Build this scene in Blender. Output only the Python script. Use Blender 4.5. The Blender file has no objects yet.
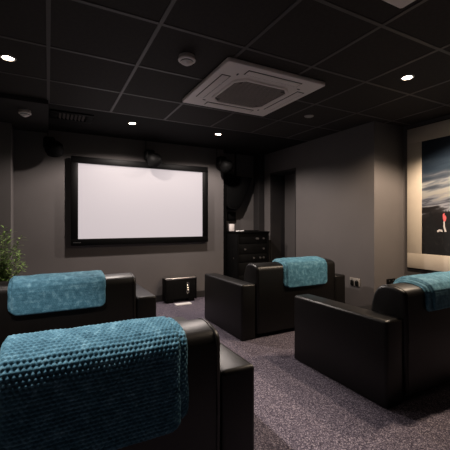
import bpy, bmesh, math, random
from mathutils import Vector, Matrix, noise
S = bpy.context.scene
COL = S.collection
PI = math.pi
random.seed(7)

# ------------------------------------------------------------------ helpers
def link(o, parent=None):
    COL.objects.link(o)
    if parent is not None:
        o.parent = parent
    return o

def obj(name, bm, mats, parent=None, loc=(0, 0, 0), smooth=True, angle=40):
    bmesh.ops.recalc_face_normals(bm, faces=bm.faces[:])
    me = bpy.data.meshes.new(name)
    if smooth:
        for f in bm.faces:
            f.smooth = True
        lim = math.radians(angle)
        for e in bm.edges:
            if len(e.link_faces) == 2 and e.calc_face_angle(0) > lim:
                e.smooth = False
    bm.to_mesh(me)
    bm.free()
    for m in (mats if isinstance(mats, (list, tuple)) else [mats]):
        me.materials.append(m)
    o = bpy.data.objects.new(name, me)
    o.location = loc
    return link(o, parent)

def tag(o, label=None, cat=None, group=None, kind=None):
    if label: o['label'] = label
    if cat: o['category'] = cat
    if group: o['group'] = group
    if kind: o['kind'] = kind
    return o

def thing(name, label, cat, loc=(0, 0, 0), rotz=0, group=None):
    o = bpy.data.objects.new(name, None)
    o.empty_display_size = 0.1
    o.location = loc
    o.rotation_euler = (0, 0, rotz)
    link(o)
    return tag(o, label, cat, group)

def struct(name, bm, m, parent=None, smooth=False):
    o = obj(name, bm, m, parent, smooth=smooth)
    o['kind'] = 'structure'
    return o

def dup(root, loc, rotz=0, label=None):
    r = root.copy(); COL.objects.link(r)
    r.location = loc; r.rotation_euler = (0, 0, rotz)
    if label: r['label'] = label
    for ch in list(root.children):
        c = ch.copy(); COL.objects.link(c); c.parent = r
        for g in list(ch.children):
            d = g.copy(); COL.objects.link(d); d.parent = c
    return r

def box(bm, a, b, bev=0, seg=2, mat=0, M=None):
    """axis aligned box from corner a to corner b"""
    c = [(a[i] + b[i]) / 2 for i in range(3)]
    s = [abs(b[i] - a[i]) for i in range(3)]
    r = bmesh.ops.create_cube(bm, size=1, matrix=Matrix.Translation(c) @ Matrix.Diagonal((s[0], s[1], s[2], 1)))
    vs = r['verts']
    fs = set(f for v in vs for f in v.link_faces)
    for f in fs: f.material_index = mat
    if bev > 0:
        es = list(set(e for v in vs for e in v.link_edges))
        rb = bmesh.ops.bevel(bm, geom=es, offset=bev, segments=seg, profile=0.5, affect='EDGES', clamp_overlap=True)
        for f in rb['faces']: f.material_index = mat
        vs = list(set(v for v in vs if v.is_valid) | set(rb['verts']))
    if M is not None:
        bmesh.ops.transform(bm, matrix=M, verts=[v for v in vs if v.is_valid])
    return bm

def boxes(*lst, **k):
    bm = bmesh.new()
    for t in lst:
        box(bm, t[0], t[1], *t[2:], **k)
    return bm

def prism(bm, prof, axis, a, b, bev=0, seg=3, mat=0):
    """extrude a 2D profile. axis 'x': prof=(y,z); 'y': prof=(x,z); 'z': prof=(x,y)"""
    def P(p, t):
        return {'x': (t, p[0], p[1]), 'y': (p[0], t, p[1]), 'z': (p[0], p[1], t)}[axis]
    A = [bm.verts.new(P(p, a)) for p in prof]
    B = [bm.verts.new(P(p, b)) for p in prof]
    n = len(prof)
    fa = bm.faces.new(A); fb = bm.faces.new(B[::-1])
    fs = [fa, fb]
    for i in range(n):
        fs.append(bm.faces.new((A[i], B[i], B[(i + 1) % n], A[(i + 1) % n])))
    for f in fs: f.material_index = mat
    bmesh.ops.recalc_face_normals(bm, faces=fs)
    if bev:
        es = list(set(list(fa.edges) + list(fb.edges)))
        rb = bmesh.ops.bevel(bm, geom=es, offset=bev, segments=seg, profile=0.5, affect='EDGES', clamp_overlap=True)
        for f in rb['faces']: f.material_index = mat
    return bm

def lathe(bm, prof, n=32, M=None, mat=0):
    rings = []
    new = []
    for r, z in prof:
        if r < 1e-6:
            v = bm.verts.new((0, 0, z)); new.append(v); rings.append([v])
        else:
            ring = [bm.verts.new((r * math.cos(2 * PI * i / n), r * math.sin(2 * PI * i / n), z)) for i in range(n)]
            new += ring; rings.append(ring)
    for A, B in zip(rings, rings[1:]):
        for i in range(n):
            j = (i + 1) % n
            if len(A) == 1 and len(B) == 1: continue
            if len(A) == 1: f = bm.faces.new((A[0], B[i], B[j]))
            elif len(B) == 1: f = bm.faces.new((A[i], A[j], B[0]))
            else: f = bm.faces.new((A[i], A[j], B[j], B[i]))
            f.material_index = mat
    if M is not None:
        bmesh.ops.transform(bm, matrix=M, verts=new)
    return bm

def tube(bm, pts, r, n=8, mat=0):
    pts = [Vector(p) for p in pts]
    rings = []
    for i, p in enumerate(pts):
        d = (pts[min(i + 1, len(pts) - 1)] - pts[max(i - 1, 0)]).normalized()
        u = d.cross(Vector((0, 0, 1)))
        if u.length < 1e-3: u = d.cross(Vector((1, 0, 0)))
        u.normalize(); v = d.cross(u)
        rr = r if not isinstance(r, (list, tuple)) else r[i]
        rings.append([bm.verts.new(p + (u * math.cos(2 * PI * k / n) + v * math.sin(2 * PI * k / n)) * rr) for k in range(n)])
    for A, B in zip(rings, rings[1:]):
        for k in range(n):
            f = bm.faces.new((A[k], A[(k + 1) % n], B[(k + 1) % n], B[k])); f.material_index = mat
    for R in (rings[0][::-1], rings[-1]):
        f = bm.faces.new(R); f.material_index = mat
    return bm

# ------------------------------------------------------------------ materials
def mat(name, col, rough=0.5, spec=0.5, metal=0.0, emit=None, estr=1.0):
    m = bpy.data.materials.new(name)
    m.use_nodes = True
    b = m.node_tree.nodes['Principled BSDF']
    b.inputs['Base Color'].default_value = (*col, 1)
    b.inputs['Roughness'].default_value = rough
    b.inputs['Specular IOR Level'].default_value = spec
    b.inputs['Metallic'].default_value = metal
    if emit:
        b.inputs['Emission Color'].default_value = (*emit, 1)
        b.inputs['Emission Strength'].default_value = estr
    return m

def N(m, t, **kw):
    n = m.node_tree.nodes.new(t)
    for k, v in kw.items(): setattr(n, k, v)
    return n
def L(m, a, b): m.node_tree.links.new(a, b)
def bsdf(m): return m.node_tree.nodes['Principled BSDF']

def ramp(m, stops, interp='LINEAR'):
    r = N(m, 'ShaderNodeValToRGB'); r.color_ramp.interpolation = interp
    el = r.color_ramp.elements
    while len(el) > 1: el.remove(el[-1])
    el[0].position = stops[0][0]; el[0].color = (*stops[0][1], 1)
    for p, c in stops[1:]:
        e = el.new(p); e.color = (*c, 1)
    return r

def noisy(name, c1, c2, scale, rough=0.6, spec=0.4, bump=0.0, bdist=0.001, detail=4, bscale=None, metal=0):
    m = mat(name, c1, rough, spec, metal)
    tc = N(m, 'ShaderNodeTexCoord')
    nz = N(m, 'ShaderNodeTexNoise'); nz.inputs['Scale'].default_value = scale; nz.inputs['Detail'].default_value = detail
    L(m, tc.outputs['Object'], nz.inputs['Vector'])
    r = ramp(m, [(0.35, c1), (0.65, c2)])
    L(m, nz.outputs['Fac'], r.inputs['Fac']); L(m, r.outputs['Color'], bsdf(m).inputs['Base Color'])
    if bump:
        n2 = N(m, 'ShaderNodeTexNoise'); n2.inputs['Scale'].default_value = bscale or scale; n2.inputs['Detail'].default_value = 3
        L(m, tc.outputs['Object'], n2.inputs['Vector'])
        bp = N(m, 'ShaderNodeBump'); bp.inputs['Strength'].default_value = bump; bp.inputs['Distance'].default_value = bdist
        L(m, n2.outputs['Fac'], bp.inputs['Height']); L(m, bp.outputs['Normal'], bsdf(m).inputs['Normal'])
    return m

WALL_C = (0.115, 0.105, 0.103)
M_wall = noisy('grey_wall_paint', WALL_C, tuple(c * 1.06 for c in WALL_C), 3, 0.75, 0.25, 0.12, 0.001, bscale=220)
M_dark = noisy('dark_paint', (0.022, 0.020, 0.020), (0.026, 0.023, 0.023), 5, 0.7, 0.3, 0.1, 0.001, bscale=150)
M_tile = noisy('black_ceiling_tile', (0.025, 0.0213, 0.0198), (0.031, 0.0265, 0.0245), 40, 0.8, 0.3, 0.25, 0.001, bscale=260)
M_grid = mat('ceiling_grid_paint', (0.07, 0.063, 0.063), 0.5, 0.5)
M_matblack = mat('matt_black_plaster', (0.009, 0.008, 0.008), 0.85, 0.2)
M_leather = noisy('black_leather', (0.0018, 0.0015, 0.0013), (0.0028, 0.0023, 0.002), 6, 0.40, 0.36, 0.3, 0.0012, bscale=190)
M_blackplastic = noisy('black_plastic', (0.003, 0.003, 0.003), (0.0045, 0.0045, 0.0045), 10, 0.6, 0.08)
M_blacksatin = mat('black_satin_frame', (0.002, 0.002, 0.002), 0.5, 0.1)
M_speaker = noisy('speaker_cloth', (0.003, 0.003, 0.003), (0.005, 0.005, 0.005), 60, 0.9, 0.04)
M_plate = mat('satin_plate', (0.25, 0.23, 0.21), 0.4, 0.5)
M_chrome = mat('chrome', (0.62, 0.6, 0.58), 0.22, 0.5, 1.0)
M_silver = mat('brushed_silver', (0.42, 0.4, 0.39), 0.35, 0.5, 1.0)
M_white = noisy('white_plastic', (0.86, 0.79, 0.77), (0.89, 0.82, 0.79), 6, 0.5, 0.4)
M_offwhite = noisy('aged_white_plastic', (0.40, 0.36, 0.34), (0.44, 0.39, 0.37), 6, 0.5, 0.4)
M_slot = mat('dark_slot', (0.02, 0.018, 0.018), 0.8, 0.2)
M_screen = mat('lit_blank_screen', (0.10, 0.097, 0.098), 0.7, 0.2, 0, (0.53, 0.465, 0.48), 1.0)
M_paper = mat('white_paper', (0.75, 0.74, 0.74), 0.8, 0.2)
M_mount = noisy('cream_mount', (0.50, 0.44, 0.37), (0.53, 0.47, 0.39), 8, 0.8, 0.2)
M_bulb = mat('lit_bulb', (1, 1, 1), 0.5, 0.5, 0, (1.0, 0.86, 0.66), 60)
M_bulboff = mat('unlit_bulb', (0.35, 0.34, 0.33), 0.3, 0.5)
M_soil = noisy('soil', (0.02, 0.013, 0.008), (0.05, 0.03, 0.02), 60, 0.9, 0.2)
M_pot = noisy('charcoal_pot', (0.03, 0.03, 0.03), (0.045, 0.043, 0.042), 20, 0.6, 0.4)
M_stem = mat('green_stem', (0.07, 0.09, 0.025), 0.6, 0.3)
M_darkgrille = mat('grille_grey', (0.115, 0.10, 0.098), 0.7, 0.3)
M_door = noisy('grey_door_paint', (0.085, 0.078, 0.076), (0.09, 0.082, 0.08), 4, 0.6, 0.35)

def leaf_mat():
    m = mat('bamboo_leaf', (0.1, 0.2, 0.04), 0.5, 0.4)
    oi = N(m, 'ShaderNodeTexCoord')
    nz = N(m, 'ShaderNodeTexNoise'); nz.inputs['Scale'].default_value = 14
    L(m, oi.outputs['Object'], nz.inputs['Vector'])
    r = ramp(m, [(0.3, (0.05, 0.10, 0.025)), (0.52, (0.16, 0.26, 0.07)), (0.72, (0.36, 0.46, 0.17))])
    L(m, nz.outputs['Fac'], r.inputs['Fac']); L(m, r.outputs['Color'], bsdf(m).inputs['Base Color'])
    return m
M_leaf = leaf_mat()

def carpet_mat():
    m = mat('speckled_carpet', (0.1, 0.09, 0.11), 0.95, 0.1)
    tc = N(m, 'ShaderNodeTexCoord')
    vo = N(m, 'ShaderNodeTexVoronoi'); vo.inputs['Scale'].default_value = 185
    L(m, tc.outputs['Object'], vo.inputs['Vector'])
    sep = N(m, 'ShaderNodeSeparateColor'); L(m, vo.outputs['Color'], sep.inputs['Color'])
    r = ramp(m, [(0.0, (0.042, 0.037, 0.052)), (0.45, (0.092, 0.080, 0.108)), (0.75, (0.160, 0.140, 0.176)), (1.0, (0.34, 0.30, 0.34))])
    L(m, sep.outputs['Red'], r.inputs['Fac'])
    n2 = N(m, 'ShaderNodeTexNoise'); n2.inputs['Scale'].default_value = 45; n2.inputs['Detail'].default_value = 5
    L(m, tc.outputs['Object'], n2.inputs['Vector'])
    mx = N(m, 'ShaderNodeMix', data_type='RGBA', blend_type='OVERLAY'); mx.inputs['Factor'].default_value = 0.55
    L(m, r.outputs['Color'], mx.inputs['A']); L(m, n2.outputs['Color'], mx.inputs['B'])
    hs = N(m, 'ShaderNodeMix', data_type='RGBA', blend_type='OVERLAY'); hs.inputs['Factor'].default_value = 0.55
    r3 = ramp(m, [(0.3, (0.3, 0.3, 0.3)), (0.7, (0.7, 0.7, 0.7))])
    L(m, n2.outputs['Fac'], r3.inputs['Fac'])
    L(m, r.outputs['Color'], hs.inputs['A']); L(m, r3.outputs['Color'], hs.inputs['B'])
    L(m, hs.outputs['Result'], bsdf(m).inputs['Base Color'])
    bp = N(m, 'ShaderNodeBump'); bp.inputs['Strength'].default_value = 0.8; bp.inputs['Distance'].default_value = 0.006
    L(m, vo.outputs['Distance'], bp.inputs['Height']); L(m, bp.outputs['Normal'], bsdf(m).inputs['Normal'])
    return m
M_carpet = carpet_mat()

def throw_mat():
    m = mat('teal_plush', (0.03, 0.16, 0.20), 0.75, 0.25)
    b = bsdf(m)
    tc = N(m, 'ShaderNodeTexCoord')
    nz = N(m, 'ShaderNodeTexNoise'); nz.inputs['Scale'].default_value = 26; nz.inputs['Detail'].default_value = 8; nz.inputs['Roughness'].default_value = 0.65
    L(m, tc.outputs['Object'], nz.inputs['Vector'])
    r = ramp(m, [(0.32, (0.022, 0.090, 0.140)), (0.52, (0.052, 0.160, 0.235)), (0.76, (0.16, 0.34, 0.44))])
    L(m, nz.outputs['Fac'], r.inputs['Fac']); L(m, r.outputs['Color'], b.inputs['Base Color'])
    b.inputs['Sheen Weight'].default_value = 0.4
    b.inputs['Sheen Roughness'].default_value = 0.4
    b.inputs['Sheen Tint'].default_value = (0.45, 0.85, 0.95, 1)
    n2 = N(m, 'ShaderNodeTexNoise'); n2.inputs['Scale'].default_value = 260; n2.inputs['Detail'].default_value = 2
    L(m, tc.outputs['Object'], n2.inputs['Vector'])
    bp = N(m, 'ShaderNodeBump'); bp.inputs['Strength'].default_value = 0.5; bp.inputs['Distance'].default_value = 0.003
    L(m, n2.outputs['Fac'], bp.inputs['Height']); L(m, bp.outputs['Normal'], b.inputs['Normal'])
    return m
M_throw = throw_mat()
M_rear = M_dark

def print_mat():
    """stormy streaked sky above a black crowd; object coords: x along the wall (0 = frame's far edge), z up"""
    m = mat('sky_print', (0.1, 0.1, 0.1), 0.5, 0.3)
    tc = N(m, 'ShaderNodeTexCoord')
    sx = N(m, 'ShaderNodeSeparateXYZ'); L(m, tc.outputs['Object'], sx.inputs['Vector'])
    cb = N(m, 'ShaderNodeCombineXYZ')
    a = N(m, 'ShaderNodeMath', operation='MULTIPLY'); a.inputs[1].default_value = 1.5; L(m, sx.outputs['Y'], a.inputs[0])
    skew = N(m, 'ShaderNodeMath', operation='MULTIPLY_ADD'); skew.inputs[1].default_value = 0.16
    L(m, sx.outputs['Y'], skew.inputs[0]); L(m, sx.outputs['Z'], skew.inputs[2])
    c = N(m, 'ShaderNodeMath', operation='MULTIPLY'); c.inputs[1].default_value = 9.0; L(m, skew.outputs[0], c.inputs[0])
    L(m, a.outputs[0], cb.inputs['X']); L(m, c.outputs[0], cb.inputs['Z'])
    nz = N(m, 'ShaderNodeTexNoise'); nz.inputs['Scale'].default_value = 1.6; nz.inputs['Detail'].default_value = 5
    L(m, cb.outputs['Vector'], nz.inputs['Vector'])
    # vertical gradient of sky, perturbed by the streaks
    pz = N(m, 'ShaderNodeMath', operation='MULTIPLY_ADD'); pz.inputs[1].default_value = 0.42
    nsub = N(m, 'ShaderNodeMath', operation='SUBTRACT'); nsub.inputs[1].default_value = 0.5; L(m, nz.outputs['Fac'], nsub.inputs[0])
    nz0 = N(m, 'ShaderNodeMath', operation='MULTIPLY'); nz0.inputs[1].default_value = 0.75; L(m, sx.outputs['Z'], nz0.inputs[0])
    L(m, nsub.outputs[0], pz.inputs[0]); L(m, nz0.outputs[0], pz.inputs[2])
    r = ramp(m, [(0.0, (0.004, 0.004, 0.005)), (0.34, (0.008, 0.007, 0.008)), (0.385, (0.02, 0.018, 0.02)), (0.41, (0.26, 0.27, 0.31)),
                 (0.455, (0.05, 0.055, 0.075)), (0.49, (0.17, 0.18, 0.21)), (0.53, (0.27, 0.265, 0.25)), (0.60, (0.28, 0.285, 0.28)), (0.645, (0.12, 0.135, 0.16)),
                 (0.68, (0.055, 0.065, 0.085)), (0.74, (0.022, 0.036, 0.055)), (0.85, (0.010, 0.019, 0.034)), (1.0, (0.008, 0.013, 0.022))])
    L(m, pz.outputs[0], r.inputs['Fac'])
    # black crowd below an uneven line of heads
    hn = N(m, 'ShaderNodeTexVoronoi'); hn.inputs['Scale'].default_value = 9; hn.voronoi_dimensions = '1D'
    L(m, sx.outputs['Y'], hn.inputs['W'])
    hl = N(m, 'ShaderNodeMath', operation='MULTIPLY_ADD'); hl.inputs[1].default_value = 0.3; L(m, hn.outputs['Distance'], hl.inputs[0]); L(m, sx.outputs['Z'], hl.inputs[2])
    lt = N(m, 'ShaderNodeMath', operation='LESS_THAN'); lt.inputs[1].default_value = 0.525; L(m, hl.outputs[0], lt.inputs[0])
    cw = N(m, 'ShaderNodeTexNoise'); cw.inputs['Scale'].default_value = 26; L(m, tc.outputs['Object'], cw.inputs['Vector'])
    cr = ramp(m, [(0.0, (0.004, 0.004, 0.005)), (0.62, (0.008, 0.008, 0.009)), (0.8, (0.025, 0.023, 0.023))]); L(m, cw.outputs['Fac'], cr.inputs['Fac'])
    mx = N(m, 'ShaderNodeMix', data_type='RGBA'); L(m, lt.outputs[0], mx.inputs['Factor'])
    L(m, r.outputs['Color'], mx.inputs['A']); L(m, cr.outputs['Color'], mx.inputs['B'])
    L(m, mx.outputs['Result'], bsdf(m).inputs['Base Color'])
    return m
M_print = print_mat()
M_pink = mat('print_pink', (0.62, 0.12, 0.13), 0.5, 0.3)
M_palebit = mat('print_pale', (0.55, 0.52, 0.52), 0.5, 0.3)
M_printdark = mat('print_black', (0.006, 0.006, 0.007), 0.5, 0.3)

# ------------------------------------------------------------------ room shell
ZC = 2.4
XL, XF, XN = -0.80, 3.42, 3.96     # left wall, right wall (far), right wall (near)
YB, YF, YR = -1.3, 4.93, 5.15      # rear, screen wall, recess wall
YP = 2.69                          # pier face
struct('floor', boxes(((XL - .2, YB - .2, -0.1), (4.3, 5.4, 0.0))), M_carpet)
# ceiling: lay-in tiles up to y = 3.82, plain black margin beyond
ceil = struct('ceiling', boxes(((XL - .2, YB - .2, ZC), (4.3, 3.82, ZC + .1))), M_tile)
bm = bmesh.new()
xs = [0.6 * k for k in range(-1, 7)]
ys = [1.975 + 0.612 * k for k in range(-5, 4)]
for x in xs: box(bm, (x - .012, YB, ZC - .004), (x + .012, 3.82, ZC + .002))
for y in ys: box(bm, (XL, y - .012, ZC - .0035), (4.1, y + .012, ZC + .002))
struct('ceiling_grid', bm, M_grid, ceil)
struct('ceiling_margin', boxes(((XL - .2, 3.82, ZC + .0), (4.3, 5.4, ZC + .1))), M_matblack, ceil)
struct('trim_1', boxes(((XL - .2, 3.72, ZC - .045), (0.0, YF, ZC), .002)), M_dark)

struct('wall_front', boxes(((XL - .2, YF, 0), (2.57, 5.4, ZC))), M_wall)
struct('wall_recess', boxes(((2.57, YR, 0), (XF + .7, 5.4, ZC))), M_wall)
struct('wall_left', boxes(((XL - .2, YB - .2, 0), (XL, YF, ZC))), M_wall)
struct('wall_rear', boxes(((XL, YB - .2, 0), (4.3, YB, ZC))), M_dark)  # unseen wall, dark paint chosen to cut bounce onto the sofa backs
struct('wall_right', boxes(((XF, YP, 0), (4.3, 4.11, ZC)), ((XF, 4.80, 0), (4.3, YR, ZC)), ((XF, 4.11, 2.05), (4.3, 4.80, ZC)),
                           ((XN, YB, 0), (4.3, YP, ZC))), M_wall)
struct('trim_2', boxes(((XL, 4.62, 0), (-0.385, YF, ZC - .045), .003)), M_wall)          # pier in the far left corner
struct('trim_3', boxes(((3.30, 4.97, 0), (XF, YR, ZC), .004)), M_dark)                   # boxed pipe in recess corner
struct('trim_4', boxes(((2.571, 4.96, 0), (2.645, 5.03, 2.0), .004)), M_blacksatin)      # black upright on the recess edge
# skirting
struct('baseboard_front', boxes(((-0.385, YF - .018, 0), (2.57, YF, .10), .004)), M_dark)
struct('baseboard_right', boxes(((XF - .018, YP, 0), (XF, 4.11, .10), .004), ((XF - .018, YP - .018, 0), (XN, YP, .10), .004),
                                ((XN - .018, YB, 0), (XN, YP - .018, .10), .004)), M_dark)
struct('baseboard_left', boxes(((XL, YB, 0), (XL + .018, 4.62, .10), .004)), M_dark)
# door set deep in its opening, dark lined reveal
d = struct('door_1', boxes(((3.72, 4.13, 0.0), (3.76, 4.78, 2.03), .003)), M_door)
struct('door_lining', boxes(((XF + .002, 4.775, 0), (4.0, 4.81, 2.05)), ((XF + .002, 4.10, 0), (4.0, 4.135, 2.05)),
                            ((XF + .002, 4.10, 2.025), (4.0, 4.81, 2.06))), M_dark, d)
bm = bmesh.new(); tube(bm, [(3.72, 4.20, 1.02), (3.675, 4.20, 1.02), (3.675, 4.32, 1.02)], .009)
struct('door_handle', bm, M_silver, d, smooth=True)

# ------------------------------------------------------------------ sofas
SW, SD = 1.455, .925
BACK = [(0.0, 0.05), (-0.003, 0.40), (0.0, 0.69), (0.005, 0.718), (0.018, 0.736), (0.04, 0.746), (0.09, 0.757), (0.14, 0.760), (0.185, 0.752), (0.222, 0.728), (0.248, 0.685),
        (0.264, 0.63), (0.276, 0.57), (0.284, 0.49), (0.29, 0.34), (0.29, 0.05)]
def make_sofa(label, loc):
    t = thing('sofa', label, 'sofa', loc, 0, 'black leather cinema sofas')
    bm = boxes(((-.55, .28, .05), (.55, SD - .05, .235), .02, 3))
    obj('base', bm, M_leather, t)
    for s in (-1, 1):
        bm = bmesh.new()
        prism(bm, [(0.010, .012), (0.010, .566), (SD, .558), (SD, .012)], 'x', s * (SW / 2 - .172), s * SW / 2)
        es = [e for e in bm.edges if max(v.co.z for v in e.verts) > .1]
        bmesh.ops.bevel(bm, geom=es, offset=.021, segments=4, profile=.5, affect='EDGES', clamp_overlap=True)
        arm = obj('armrest', bm, M_leather, t)
    bm = bmesh.new()
    prism(bm, BACK, 'x', -SW / 2 + .176, SW / 2 - .176, .022, 4)
    back = obj('backrest', bm, M_leather, t, angle=50)
    for s in (-1, 1):
        bm = bmesh.new()
        tube(bm, [(s * (SW / 2 - .200), y + (-.001 if y < .1 else 0), z + .0005) for y, z in BACK[:14]], .003, 6)
        obj('seam', bm, M_leather, back)
    for s in (-1, 1):
        bm = boxes(((s * .002, .305, .237), (s * (SW / 2 - .180), SD - .035, .385), .04, 4))
        obj('seat_cushion', bm, M_leather, t)
    for sx in (-1, 1):
        for y in (.08, .84):
            bm = boxes(((sx * .63 - .03, y - .03, 0), (sx * .63 + .03, y + .03, .0115), .003))
            obj('foot', bm, M_blackplastic, t)
    return t
NL, FL, FR, NR = (.09, 1.245, 0), (.10, 2.82, 0), (2.44, 2.88, 0), (2.63, 1.395, 0)
s0 = make_sofa('near left black leather sofa under the largest waffle-textured teal throw', NL)
dup(s0, FL, 0, 'far left black leather sofa beside the leafy plant')
dup(s0, FR, 0, 'far right black leather sofa in front of the equipment rack')
dup(s0, NR, 0, 'near right black leather sofa in front of the large framed picture')

# ------------------------------------------------------------------ throws
def path_pts(off, rear_z, front_z):
    """section (y,z) over the backrest, from rear hem to front hem, pushed out by off"""
    prof = [Vector((y, z)) for y, z in BACK]
    out = []
    for i in range(len(prof)):
        a = prof[max(i - 1, 0)]; b = prof[min(i + 1, len(prof) - 1)]
        d = (b - a).normalized(); n = Vector((-d.y, d.x))
        out.append(prof[i] + n * off)
    # densify and cut at the hems
    dense = []
    for a, b in zip(out, out[1:]):
        k = max(1, int((b - a).length / .01))
        for j in range(k): dense.append(a.lerp(b, j / k))
    dense.append(out[-1])
    top = max(range(len(dense)), key=lambda i: dense[i].y)
    lo = min(i for i in range(top) if dense[i].y >= rear_z)
    hi = max(i for i in range(top, len(dense)) if dense[i].y >= front_z)
    return dense[lo:hi + 1]

def resample(pts, step):
    L_ = [0]
    for a, b in zip(pts, pts[1:]): L_.append(L_[-1] + (b - a).length)
    n = max(2, int(L_[-1] / step)); out = []
    j = 0
    for i in range(n + 1):
        s = L_[-1] * i / n
        while j < len(L_) - 2 and L_[j + 1] < s: j += 1
        t = (s - L_[j]) / max(1e-9, L_[j + 1] - L_[j])
        out.append(pts[j].lerp(pts[j + 1], t))
    return out, L_[-1]

def throw_layer(bm, x0, x1, rear_z, front_z, off, thick, step, bump, pitch, seed, slope=0.0, round_r=.05, wr=.006):
    pts, total = resample(path_pts(off, rear_z, front_z), step)
    nx = max(2, int((x1 - x0) / step)); ns = len(pts) - 1
    sm = [pts[max(i - 6, 0):i + 7] for i in range(ns + 1)]
    tan = [(q[-1] - q[0]).normalized() for q in sm]
    top, bot = [], []
    W = x1 - x0
    for i in range(ns + 1):
        s = total * i / ns
        n = Vector((0, -tan[i].y, tan[i].x))
        rt, rb = [], []
        for k in range(nx + 1):
            u = W * k / nx
            # rounded hem corners at the rear, plus a slightly skewed lie
            de = min(u, W - u)
            cut = 0
            if de < round_r: cut = round_r - math.sqrt(max(0, round_r ** 2 - (round_r - de) ** 2))
            fs = s
            if s < round_r * 3:
                fs = cut + (s) * (1 - cut / (round_r * 3))
            fi = min(ns, fs / total * ns); i0 = int(fi); i1 = min(ns, i0 + 1); f = fi - i0
            p2 = pts[i0].lerp(pts[i1], f)
            x = x0 + u + slope * (s - total * .5) + .006 * noise.noise(Vector((s * 7, seed, k * 0)))
            e = min(s, total - s, u, W - u)
            edge = math.sqrt(max(0, 1 - (1 - min(1, e / .016)) ** 2))
            a = u / pitch; b = s / (pitch * .82)
            row = math.floor(b); aa = a + (.5 if row % 2 else 0)
            fx = aa - math.floor(aa) - .5; fy = b - row - .5
            hh = max(0, 1 - (fx * fx + fy * fy) * 4.2) ** .6
            w = noise.noise(Vector((u * 6, s * 6, seed))) * wr + noise.noise(Vector((u * 17, s * 17, seed + 5))) * wr * .45
            h = thick * edge + bump * hh * edge + (w + wr * .8) * edge
            P = Vector((x, p2.x, p2.y))
            rt.append(bm.verts.new(P + n * h)); rb.append(bm.verts.new(P + n * (.0 + max(0, w) * .3)))
        top.append(rt); bot.append(rb)
    for i in range(ns):
        for k in range(nx):
            bm.faces.new((top[i][k], top[i][k + 1], top[i + 1][k + 1], top[i + 1][k]))
            bm.faces.new((bot[i][k], bot[i + 1][k], bot[i + 1][k + 1], bot[i][k + 1]))
    for i in range(ns):
        bm.faces.new((top[i][0], top[i + 1][0], bot[i + 1][0], bot[i][0]))
        bm.faces.new((top[i + 1][nx], top[i][nx], bot[i][nx], bot[i + 1][nx]))
    for k in range(nx):
        bm.faces.new((top[0][k + 1], top[0][k], bot[0][k], bot[0][k + 1]))
        bm.faces.new((top[ns][k], top[ns][k + 1], bot[ns][k + 1], bot[ns][k]))

def throw(label, loc, layers, step, bump, pitch, seed):
    bm = bmesh.new()
    for i, (x0, x1, rz, fz, off, th, sl) in enumerate(layers):
        throw_layer(bm, x0, x1, rz, fz, off, th, step, bump, pitch, seed + i * 3, sl)
    o = obj('throw_blanket', bm, M_throw, None, loc, angle=180)
    return tag(o, label, 'throw blanket', 'folded teal throws over the sofa backs')
throw('largest teal waffle-textured throw, folded over the near left sofa back', NL,
      [(-.235, .398, .425, .42, .003, .010, 0), (-.228, .362, .395, .45, .016, .011, 0)], .0031, .0068, .0170, 1)
throw('folded teal plush throw over the far left sofa back beside the plant', FL,
      [(-.355, .292, .535, .5, .004, .010, 0), (-.338, .302, .53, .5, .020, .010, 0)], .005, .0025, .016, 11)
throw('folded teal plush throw over the far right sofa back by the doorway', FR,
      [(-.215, .375, .50, .45, .004, .010, 0), (-.19, .39, .485, .47, .020, .010, 0)], .006, .002, .02, 21)
throw('folded teal plush throw over the near right sofa back by the framed picture', NR,
      [(-.345, .31, .58, .5, .004, .012, 0), (-.305, .33, .59, .53, .026, .012, 0)], .005, .002, .017, 31)

# ------------------------------------------------------------------ projection screen
t = thing('projection_screen', 'wide blank white glowing screen in a black frame on the grey wall', 'screen', (1.257, YF, .885))
W2, H = .995, 1.19
bm = bmesh.new()
yb, yf = -.035, -.085
b_ = .088
box(bm, (-W2, yf, 0), (W2, yb, b_), .006); box(bm, (-W2, yf, H - b_), (W2, yb, H), .006)
box(bm, (-W2, yf, b_ - .003), (-W2 + b_, yb, H - b_ + .003), .006); box(bm, (W2 - b_, yf, b_ - .003), (W2, yb, H - b_ + .003), .006)
obj('frame', bm, M_blacksatin, t)
obj('screen_surface', boxes(((-W2 + b_ - .01, yb - .02, b_ - .01), (W2 - b_ + .01, yb - .001, H - b_ + .01))), M_screen, t)
for x in (-.65, .65):
    obj('wall_bracket', boxes(((x - .05, yb, .2), (x + .05, 0, H - .2))), M_blackplastic, t)
bm = bmesh.new()
for i in range(6):
    box(bm, (-W2 + .03 + i * .016, yf - .001, .036), (-W2 + .041 + i * .016, yf + .001, .045))
obj('badge', bm, M_silver, t)

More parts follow.
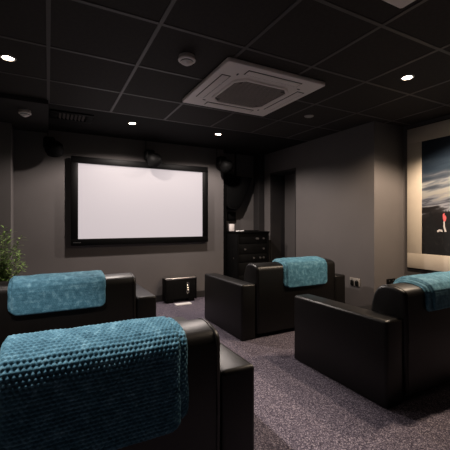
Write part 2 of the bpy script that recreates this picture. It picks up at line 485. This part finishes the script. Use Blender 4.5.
# ------------------------------------------------------------------ small black satellites
def satellite(label, loc, rz, cable=0.0):
    t = thing('satellite_speaker', label, 'speaker', loc, rz, 'small satellite speakers along the screen wall')
    bm = bmesh.new()
    box(bm, (-.055, -.075, -.02), (.055, .055, .105), .028, 4)
    obj('bracket_head', bm, M_blackplastic, t)
    bm = bmesh.new()
    M = Matrix.Translation((.045, -.09, -.03)) @ Matrix.Rotation(math.radians(38), 4, 'X')
    lathe(bm, [(0, .075), (.05, .073), (.078, .05), (.088, .01), (.085, -.035), (.07, -.06), (.0, -.066)], 28, M)
    body = obj('speaker_body', bm, M_blackplastic, t)
    bm = bmesh.new()
    lathe(bm, [(.066, -.062), (.07, -.068), (.062, -.07), (.0, -.071)], 28, M)
    obj('grille', bm, M_speaker, body)
    bm = bmesh.new(); lathe(bm, [(0, .006), (.008, .004), (.010, 0), (.008, -.002), (0, -.002)], 12, Matrix.Translation((-.005, -.078, .03)) @ Matrix.Rotation(PI / 2, 4, 'X'))
    obj('screw', bm, M_silver, t)
    bm = boxes(((-.02, .05, .0), (.02, .138, .05), .004))
    obj('wall_arm', bm, M_blackplastic, t)
    bm = bmesh.new(); tube(bm, [(-.015, .10, .045), (-.015, .115, .12), (-.015, .115, ZC - loc[2] - .001)], .004, 6)
    obj('cable', bm, M_blackplastic, t)
    for c in t.children:
        if c.name.split('.')[0] in ('bracket_head', 'speaker_body', 'screw'): c.scale = (1.22, 1.15, 1.15)
    return t
sp = satellite('small black satellite speaker over the top edge of the white screen', (1.285, YF - .139, 2.115), 0)
def sat_copy(loc, rz, label): return dup(sp, loc, rz, label)
sat_copy((2.45, YF - .139, 2.125), 0, 'small black satellite speaker beside the large hanging loudspeaker')
sat_copy((0.01, YF - .139, 2.15), 0, 'small black satellite speaker high on the wall left of the screen')

# ------------------------------------------------------------------ hanging loudspeaker in the recess
t = thing('hanging_loudspeaker', 'large wedge-shaped black loudspeaker hanging above the equipment rack', 'speaker', (2.875, 5.005, 1.695))
prof = [(-.30, .30), (.30, .285), (.255, .185), (.10, -.155), (.045, -.245), (-.01, -.285), (-.14, -.28), (-.205, -.235), (-.235, -.17)]
bm = bmesh.new(); prism(bm, prof, 'y', -.03, .14, .015, 3)
cab = obj('cabinet', bm, M_blackplastic, t)
bm = bmesh.new(); prism(bm, [(x * .86 + .0, z * .86) for x, z in prof], 'y', -.037, -.028, .002, 2)
obj('grille', bm, M_speaker, t)
bm = bmesh.new(); tube(bm, [(.0, .06, .27), (.0, .06, .70)], .016, 10); box(bm, (-.08, -.03, .69), (.08, .11, .7045), .003)
obj('hanging_bracket', bm, M_blackplastic, t)

# ------------------------------------------------------------------ equipment rack
t = thing('equipment_rack', 'black equipment rack cabinet standing in the recess beside the doorway', 'rack', (2.965, 4.62, 0))
bm = boxes(((-.30, .02, .05), (-.285, .50, 1.02), .002), ((.285, .02, .05), (.30, .50, 1.02), .002), ((-.285, .485, .05), (.285, .50, 1.02)),
           ((-.30, .0, .02), (.30, .50, .06), .003))
obj('cabinet_body', bm, M_blackplastic, t)
obj('cabinet_top', boxes(((-.31, -.012, 1.02), (.31, .505, 1.045), .006)), M_blacksatin, t)
unit_h = [.16, .11, .20, .13, .16, .17]
z = .07
for i, h in enumerate(unit_h):
    u = obj('equipment_unit', boxes(((-.275, .012 + .002 * (i % 2), z), (.275, .42, z + h - .003), .002)), M_blackplastic, t)
    rng = random.Random(i * 5 + 2)
    for k in range(2 + i % 2):
        bm = bmesh.new()
        lathe(bm, [(0, -.018), (.014, -.017), (.016, -.012), (.017, 0), (0, 0)], 16,
              Matrix.Translation((rng.uniform(-.22, .22), .012 + .002 * (i % 2), z + h * .45)) @ Matrix.Rotation(-PI / 2, 4, 'X') @ Matrix.Rotation(PI, 4, 'X') if False else
              Matrix.Translation((rng.uniform(-.22, .22), .012 + .002 * (i % 2), z + h * .45)) @ Matrix.Rotation(-PI / 2, 4, 'X'))
        obj('knob', bm, M_silver, u)
    z += h + .004
for s in (-1, 1):
    bm = boxes(((s * .30, -.004, .05), (s * .278, .02, 1.02), .003))
    obj('rack_rail', bm, M_blacksatin, t)
for zz in (.90, .83, .60):
    bm = bmesh.new(); box(bm, (-.306, .12 if zz < .7 else .44, zz), (-.299, .14 if zz < .7 else .455, zz + .022), .002)
    obj('side_latch', bm, M_silver, t)
for x in (-.25, .25):
    for y in (.04, .44):
        obj('foot', boxes(((x - .025, y - .025, 0), (x + .025, y + .025, .02), .003)), M_blackplastic, t)
o = obj('white_box', boxes(((2.70, 4.92, 1.045), (2.775, 4.98, 1.165), .006, 2)), M_white)
tag(o, 'small white box standing on the equipment rack', 'box')
bm = bmesh.new()
pts = [(2.69, 4.72, 1.050), (2.72, 4.69, 1.052), (2.76, 4.72, 1.051), (2.79, 4.68, 1.056), (2.83, 4.72, 1.052), (2.86, 4.76, 1.060), (2.83, 4.80, 1.053), (2.78, 4.77, 1.057), (2.75, 4.82, 1.052)]
tube(bm, pts, .006, 6)
o = obj('white_cable', bm, M_paper); tag(o, 'loose white cable coiled on the equipment rack', 'cable')
bm = bmesh.new(); box(bm, (2.93, 4.72, 1.045), (3.13, 4.85, 1.062), .005)
t2 = obj('set_top_box', bm, M_blackplastic); tag(t2, 'thin black box lying on the equipment rack', 'box')
t = thing('wall_control_box', 'small black control box on the recess wall above the rack', 'control box', (2.83, YR, 1.30))
obj('housing', boxes(((-.075, -.05, -.075), (.075, 0, .075), .006)), M_blacksatin, t)
obj('front_panel', boxes(((-.06, -.054, -.06), (.06, -.049, .06), .002)), M_blackplastic, t)

# ------------------------------------------------------------------ black unit on the floor by the screen wall
t = thing('subwoofer', 'slim black box with a column of chrome rings on the floor below the screen', 'speaker', (1.755, 4.73, 0))
bm = boxes(((-.24, 0, .045), (.24, .14, .345), .012, 3)); obj('cabinet', bm, M_blackplastic, t)
obj('top_plate', boxes(((-.245, -.006, .342), (.245, .145, .372), .012, 3)), M_silver, t)
obj('end_cap', boxes(((-.25, -.008, .03), (-.228, .145, .36), .01, 3)), M_blacksatin, t)
obj('end_cap', boxes(((.228, -.008, .03), (.25, .145, .36), .01, 3)), M_blacksatin, t)
for x in (-.17, .17):
    obj('foot', boxes(((x - .05, .01, 0), (x + .05, .13, .046), .004)), M_blacksatin, t)
for i in range(4):
    bm = bmesh.new()
    M = Matrix.Translation((.105, -.002, .155 + i * .038)) @ Matrix.Rotation(PI / 2, 4, 'X')
    n, m2 = 28, 8
    rings = [[bm.verts.new(M @ Vector(((.021 + .004 * math.cos(2 * PI * j / m2)) * math.cos(2 * PI * k / n), (.021 + .004 * math.cos(2 * PI * j / m2)) * math.sin(2 * PI * k / n), .004 * math.sin(2 * PI * j / m2)))) for j in range(m2)] for k in range(n)]
    for k in range(n):
        for j in range(m2):
            bm.faces.new((rings[k][j], rings[(k + 1) % n][j], rings[(k + 1) % n][(j + 1) % m2], rings[k][(j + 1) % m2]))
    obj('ring', bm, M_chrome, t)
o = obj('paper_sheet', boxes(((1.62, 4.56, .0005), (1.86, 4.66, .012), .002)), M_paper)
tag(o, 'white flat strip lying on the carpet before the slim black box', 'strip')

# ------------------------------------------------------------------ sockets
def socket(label, loc, rz, m):
    t = thing('wall_socket', label, 'socket', loc, rz)
    obj('back_plate', boxes(((-.078, -.012, -.05), (.078, 0, .05), .004)), m, t)
    for s in (-1, 1):
        p = obj('plug', boxes(((s * .036 - .026, -.022, -.046), (s * .036 + .026, -.010, .018), .006)), M_blackplastic, t)
        obj('switch', boxes(((s * .036 - .008, -.015, .020), (s * .036 + .008, -.009, .034), .002)), M_silver, t)
    return t
socket('chrome double wall socket with black plugs beside the far right sofa', (XF, 2.97, .445), -PI / 2, M_plate)
socket('black wall socket on the pier behind the near right sofa', (3.715, YP, .455), 0, M_blackplastic)

# ------------------------------------------------------------------ framed picture on the right wall
t = thing('framed_picture', 'large framed picture of a stormy sky over a crowd on the right wall', 'picture', (XN, 1.715, .64))
# local y: along the wall, +y = far end (left in view)
hy, hz = .90, 1.70
bm = bmesh.new()
by, bz = .18, .182
box(bm, (-.035, -hy, 0), (-.006, hy, bz), .004); box(bm, (-.035, -hy, hz - bz), (-.006, hy, hz), .004)
box(bm, (-.035, -hy, bz - .003), (-.006, -hy + by, hz - bz + .003), .004); box(bm, (-.035, hy - by, bz - .003), (-.006, hy, hz - bz + .003), .004)
obj('mount', bm, M_mount, t)
obj('edge_and_shadow', boxes(((-.030, -hy - .002, -.012), (0, hy + .002, .004)), ((-.030, -hy - .002, hz - .004), (0, hy + .002, hz + .006)),
                        ((-.028, hy - .003, 0), (0, hy + .004, hz)), ((-.028, -hy - .004, 0), (0, -hy + .003, hz))), M_blacksatin, t)  # black edging; its deeper bottom strip draws the shadow under the mount
p = obj('print', boxes(((-.029, -hy + by - .01, 0), (-.008, hy - by + .01, hz - 2 * bz + .02))), M_print, t, loc=(0, 0, bz - .01))
def flat(name, yz, m, x=-.0302):
    bm = bmesh.new(); prism(bm, yz, 'x', x, x + .002)
    return obj(name, bm, m, p)
Y0 = hy - by
# raised arm and pale clothing of one figure in the crowd (printed, flat)
flat('printed_hand', [(Y0 - .258, .49), (Y0 - .240, .475), (Y0 - .242, .43), (Y0 - .252, .395), (Y0 - .270, .395), (Y0 - .280, .435), (Y0 - .270, .465), (Y0 - .264, .45)], M_pink)
flat('printed_arm', [(Y0 - .247, .395), (Y0 - .262, .395), (Y0 - .264, .34), (Y0 - .280, .28), (Y0 - .262, .275), (Y0 - .248, .33)], M_palebit)
flat('printed_cloth', [(Y0 - .175, .285), (Y0 - .20, .305), (Y0 - .235, .30), (Y0 - .24, .275), (Y0 - .21, .283), (Y0 - .185, .27)], M_palebit)

# ------------------------------------------------------------------ ceiling cassettes
def cassette(label, loc):
    t = thing('ceiling_air_conditioner', label, 'air conditioner', loc, 0, 'ceiling cassette units')
    h = .475
    def octo(a, c): return [(a, -a + c), (a, a - c), (a - c, a), (-a + c, a), (-a, a - c), (-a, -a + c), (-a + c, -a), (a - c, -a)]
    bm = bmesh.new()
    prism(bm, octo(h, .012), 'z', -.036, -.002, .007, 3)
    obj('panel', bm, M_white, t)
    bm = bmesh.new()
    oa, ia = octo(.285, .075), octo(.262, .07)
    A = [bm.verts.new((x, y, -.037)) for x, y in oa]; B = [bm.verts.new((x, y, -.050)) for x, y in [(p[0] * .985, p[1] * .985) for p in oa]]
    C_ = [bm.verts.new((x, y, -.050)) for x, y in ia]; D = [bm.verts.new((x, y, -.0365)) for x, y in ia]
    for R, Q in ((A, B), (B, C_), (C_, D), (D, A)):
        for i in range(8): bm.faces.new((R[i], R[(i + 1) % 8], Q[(i + 1) % 8], Q[i]))
    obj('intake_rim', bm, M_white, t)
    bm = bmesh.new(); prism(bm, octo(.2615, .07), 'z', -.043, -.0365)
    g = obj('intake_grille', bm, M_darkgrille, t)
    bm = bmesh.new()
    for i in range(-11, 12):
        box(bm, (-.25 if abs(i) < 9 else -.20, i * .0225 - .004, -.0462), (.25 if abs(i) < 9 else .20, i * .0225 + .004, -.0425))
    obj('grille_bars', bm, M_offwhite, g)
    for k in range(4):
        R = Matrix.Rotation(k * PI / 2, 4, 'Z')
        bm = bmesh.new(); box(bm, (-.265, .338, -.0385), (.265, .418, -.0355), .002, M=R)
        obj('slot', bm, M_slot, t)
        bm = bmesh.new(); box(bm, (-.257, .345, -.042), (.257, .411, -.0365), .003, M=R)
        obj('louvre', bm, M_white, t)
        bm = bmesh.new(); box(bm, (-.33, .30, -.039), (-.30, .312, -.0355), .002, M=R)
        obj('corner_clip', bm, M_slot, t)
    return t
c1 = cassette('square white ceiling air conditioner cassette between the downlights', (1.625, 2.605, ZC))
dup(c1, (1.235, .70, ZC), 0, 'second white ceiling unit, only its corner showing at the top edge')

# ------------------------------------------------------------------ detectors
def detector(label, loc, s=1.0):
    t = thing('smoke_detector', label, 'smoke detector', loc, 0)
    bm = bmesh.new(); lathe(bm, [(0, -.001), (.056 * s, -.001), (.058 * s, -.004), (.058 * s, -.022), (.055 * s, -.026), (0, -.026)], 36)
    obj('base', bm, M_offwhite, t)
    bm = bmesh.new(); lathe(bm, [(.0, -.026), (.061 * s, -.026), (.063 * s, -.030), (.062 * s, -.036), (.050 * s, -.041), (.0, -.041)], 36)
    obj('ring', bm, M_white, t)
    bm = bmesh.new(); lathe(bm, [(.046 * s, -.0405), (.046 * s, -.046), (0, -.046)], 36)
    obj('vent_slots', bm, M_slot, t)
    bm = bmesh.new(); lathe(bm, [(.0, -.044), (.046 * s, -.047), (.044 * s, -.051), (.018 * s, -.066), (.008 * s, -.069), (0, -.0695)], 36)
    obj('sensor_cone', bm, M_white, t)
    return t
detector('white smoke detector with a cone nose on the black tile beside the cassette', (.885, 2.27, ZC))
detector('white smoke detector on the dark ceiling edge at the far left', (-.215, 4.03, ZC - .045), .95)

# ------------------------------------------------------------------ black air vent in the ceiling margin
t = thing('ceiling_vent', 'dark ceiling vent with slanted slats above the screen left corner', 'vent', (.235, 4.17, ZC))
obj('frame', boxes(((-.22, -.16, -.014), (.22, -.11, -.0005), .003), ((-.22, .11, -.014), (.22, .16, -.0005), .003), ((-.22, -.11, -.014), (-.15, .11, -.0005), .003), ((.15, -.11, -.014), (.22, .11, -.0005), .003)), M_blackplastic, t)
for i in range(7):
    bm = bmesh.new()
    M = Matrix.Translation((-.12 + i * .04, 0, -.012)) @ Matrix.Rotation(math.radians(35), 4, 'Y')
    box(bm, (-.012, -.105, -.0012), (.012, .105, .0012), M=M)
    obj('slat', bm, M_darkgrille, t)

# ------------------------------------------------------------------ downlights
def downlight(label, loc, power, col=(1, .80, .60), lit=True, cone=None):
    t = thing('ceiling_downlight', label, 'downlight', loc, 0, 'recessed ceiling downlights')
    bm = bmesh.new()
    lathe(bm, [(.036, -.0005), (.052, -.0005), (.053, -.004), (.047, -.009), (.038, -.007), (.036, -.001)], 32)
    obj('bezel', bm, M_offwhite if lit else M_silver, t)
    bm = bmesh.new(); lathe(bm, [(0, -.0055), (.026, -.005), (.0355, -.002), (.0355, -.0005), (0, -.0005)], 24)
    obj('lamp_glass', bm, M_bulb if lit else M_bulboff, t)
    if lit and power:
        ld = bpy.data.lights.new('downlight_lamp', 'SPOT')
        ld.energy = power; ld.color = col; ld.spot_size = math.radians(cone or SPOT); ld.spot_blend = BLEND; ld.shadow_soft_size = .03
        lo = bpy.data.objects.new('downlight_lamp', ld); lo.location = (0, 0, -.045); link(lo, t)
    return t
SPOT, BLEND = 154, .35
P = 110
WARM, COOL = (1, .78, .58), (1, .87, .80)
downlight('lit downlight at the far left near the image edge', (-.26, 2.90, ZC), P * .55, COOL, cone=108)
downlight('lit downlight above the left part of the screen', (.90, 4.12, ZC), P, COOL)
downlight('lit downlight above the right end of the screen', (2.045, 4.08, ZC), P * .85, COOL)
downlight('lit downlight on the ceiling nearest the framed picture', (2.63, 1.75, ZC), P * .8, WARM)
downlight('small unlit downlight above the far right sofa', (2.61, 2.91, ZC), 0, lit=False)
downlight('downlight over the near left sofa, above the picture edge', (-.26, 1.56, ZC), P * 1.9, COOL, cone=86)
downlight('downlight close to the framed picture, past the right edge of the photo', (3.36, 1.65, ZC), P * 1.45, WARM, cone=138)

# ------------------------------------------------------------------ plant
t = thing('potted_bamboo', 'full bushy green bamboo-like potted plant beside the far left sofa', 'plant', (-.475, 4.12, 0))
bm = bmesh.new(); lathe(bm, [(0, 0), (.12, 0), (.13, .01), (.16, .30), (.165, .33), (.15, .33), (.145, .30), (0, .30)], 32)
pot = obj('pot', bm, M_pot, t)
bm = bmesh.new(); lathe(bm, [(0, .295), (.144, .301), (.10, .31), (0, .315)], 24); obj('soil', bm, M_soil, t)
bs, bl = bmesh.new(), bmesh.new()
rng = random.Random(3)
def leaf(bm, p, d, ln, w):
    d = d.normalized(); s = d.cross(Vector((0, 0, 1)))
    if s.length < .05: s = Vector((1, 0, 0))
    s.normalize(); up = s.cross(d)
    pts = []
    for k, (tt, ww) in enumerate(((0, .15), (.3, 1), (.65, .75), (1, .0))):
        c = p + d * ln * tt - Vector((0, 0, 1)) * ln * .28 * tt * tt
        pts.append((c + s * w * ww * .5 + up * w * .15 * ww, c, c - s * w * ww * .5 + up * w * .15 * ww))
    vs = [[bm.verts.new(q) for q in r] for r in pts[:-1]]
    tip = bm.verts.new(pts[-1][1])
    for a, b in zip(vs, vs[1:]):
        bm.faces.new((a[0], a[1], b[1], b[0])); bm.faces.new((a[1], a[2], b[2], b[1]))
    bm.faces.new((vs[-1][0], vs[-1][1], tip)); bm.faces.new((vs[-1][1], vs[-1][2], tip))
for i in range(46):
    a = rng.uniform(0, 2 * PI); r0 = rng.uniform(0, .11)
    H_ = rng.uniform(.72, 1.02) if i % 3 else rng.uniform(.98, 1.16)
    lean = rng.uniform(.02, .20)
    p0 = Vector((r0 * math.cos(a), r0 * math.sin(a), .305))
    pts = []
    for k in range(9):
        f = k / 8
        pts.append(p0 + Vector((math.cos(a) * lean * f * f, math.sin(a) * lean * f * f, (H_ - .30) * f)))
    tube(bs, pts, [.005 * (1 - .7 * k / 8) for k in range(9)], 5)
    nl = 44
    for k in range(nl):
        f = .12 + .88 * k / (nl - 1)
        q = p0 + Vector((math.cos(a) * lean * f * f, math.sin(a) * lean * f * f, (H_ - .30) * f))
        b = rng.uniform(0, 2 * PI)
        dd = Vector((math.cos(b), math.sin(b), rng.uniform(.05, .95)))
        leaf(bl, q, dd, rng.uniform(.08, .15) * (1 - .25 * f), rng.uniform(.014, .021))
obj('stems', bs, M_stem, t)
tag(obj('foliage', bl, M_leaf, t), kind='stuff')

# ------------------------------------------------------------------ world, camera, view
w = bpy.data.worlds.new('World'); S.world = w; w.use_nodes = True
w.node_tree.nodes['Background'].inputs['Color'].default_value = (0.5, 0.5, 0.5, 1)
w.node_tree.nodes['Background'].inputs['Strength'].default_value = 0.0
cam = bpy.data.cameras.new('Camera'); co = bpy.data.objects.new('Camera', cam); link(co)
co.location = (0, 0, 1.2); co.rotation_euler = (PI / 2, 0, -math.radians(27.8))
cam.sensor_width = 36; cam.lens = 36 * 335 / 450; cam.shift_y = -3 / 450; cam.clip_start = .02
S.camera = co
S.view_settings.view_transform = 'Standard'; S.view_settings.look = 'None'
S.view_settings.exposure = 0.0; S.view_settings.gamma = 1
S.view_settings.use_curve_mapping = False
S.cycles.max_bounces = 8
S.cycles.use_denoising = True
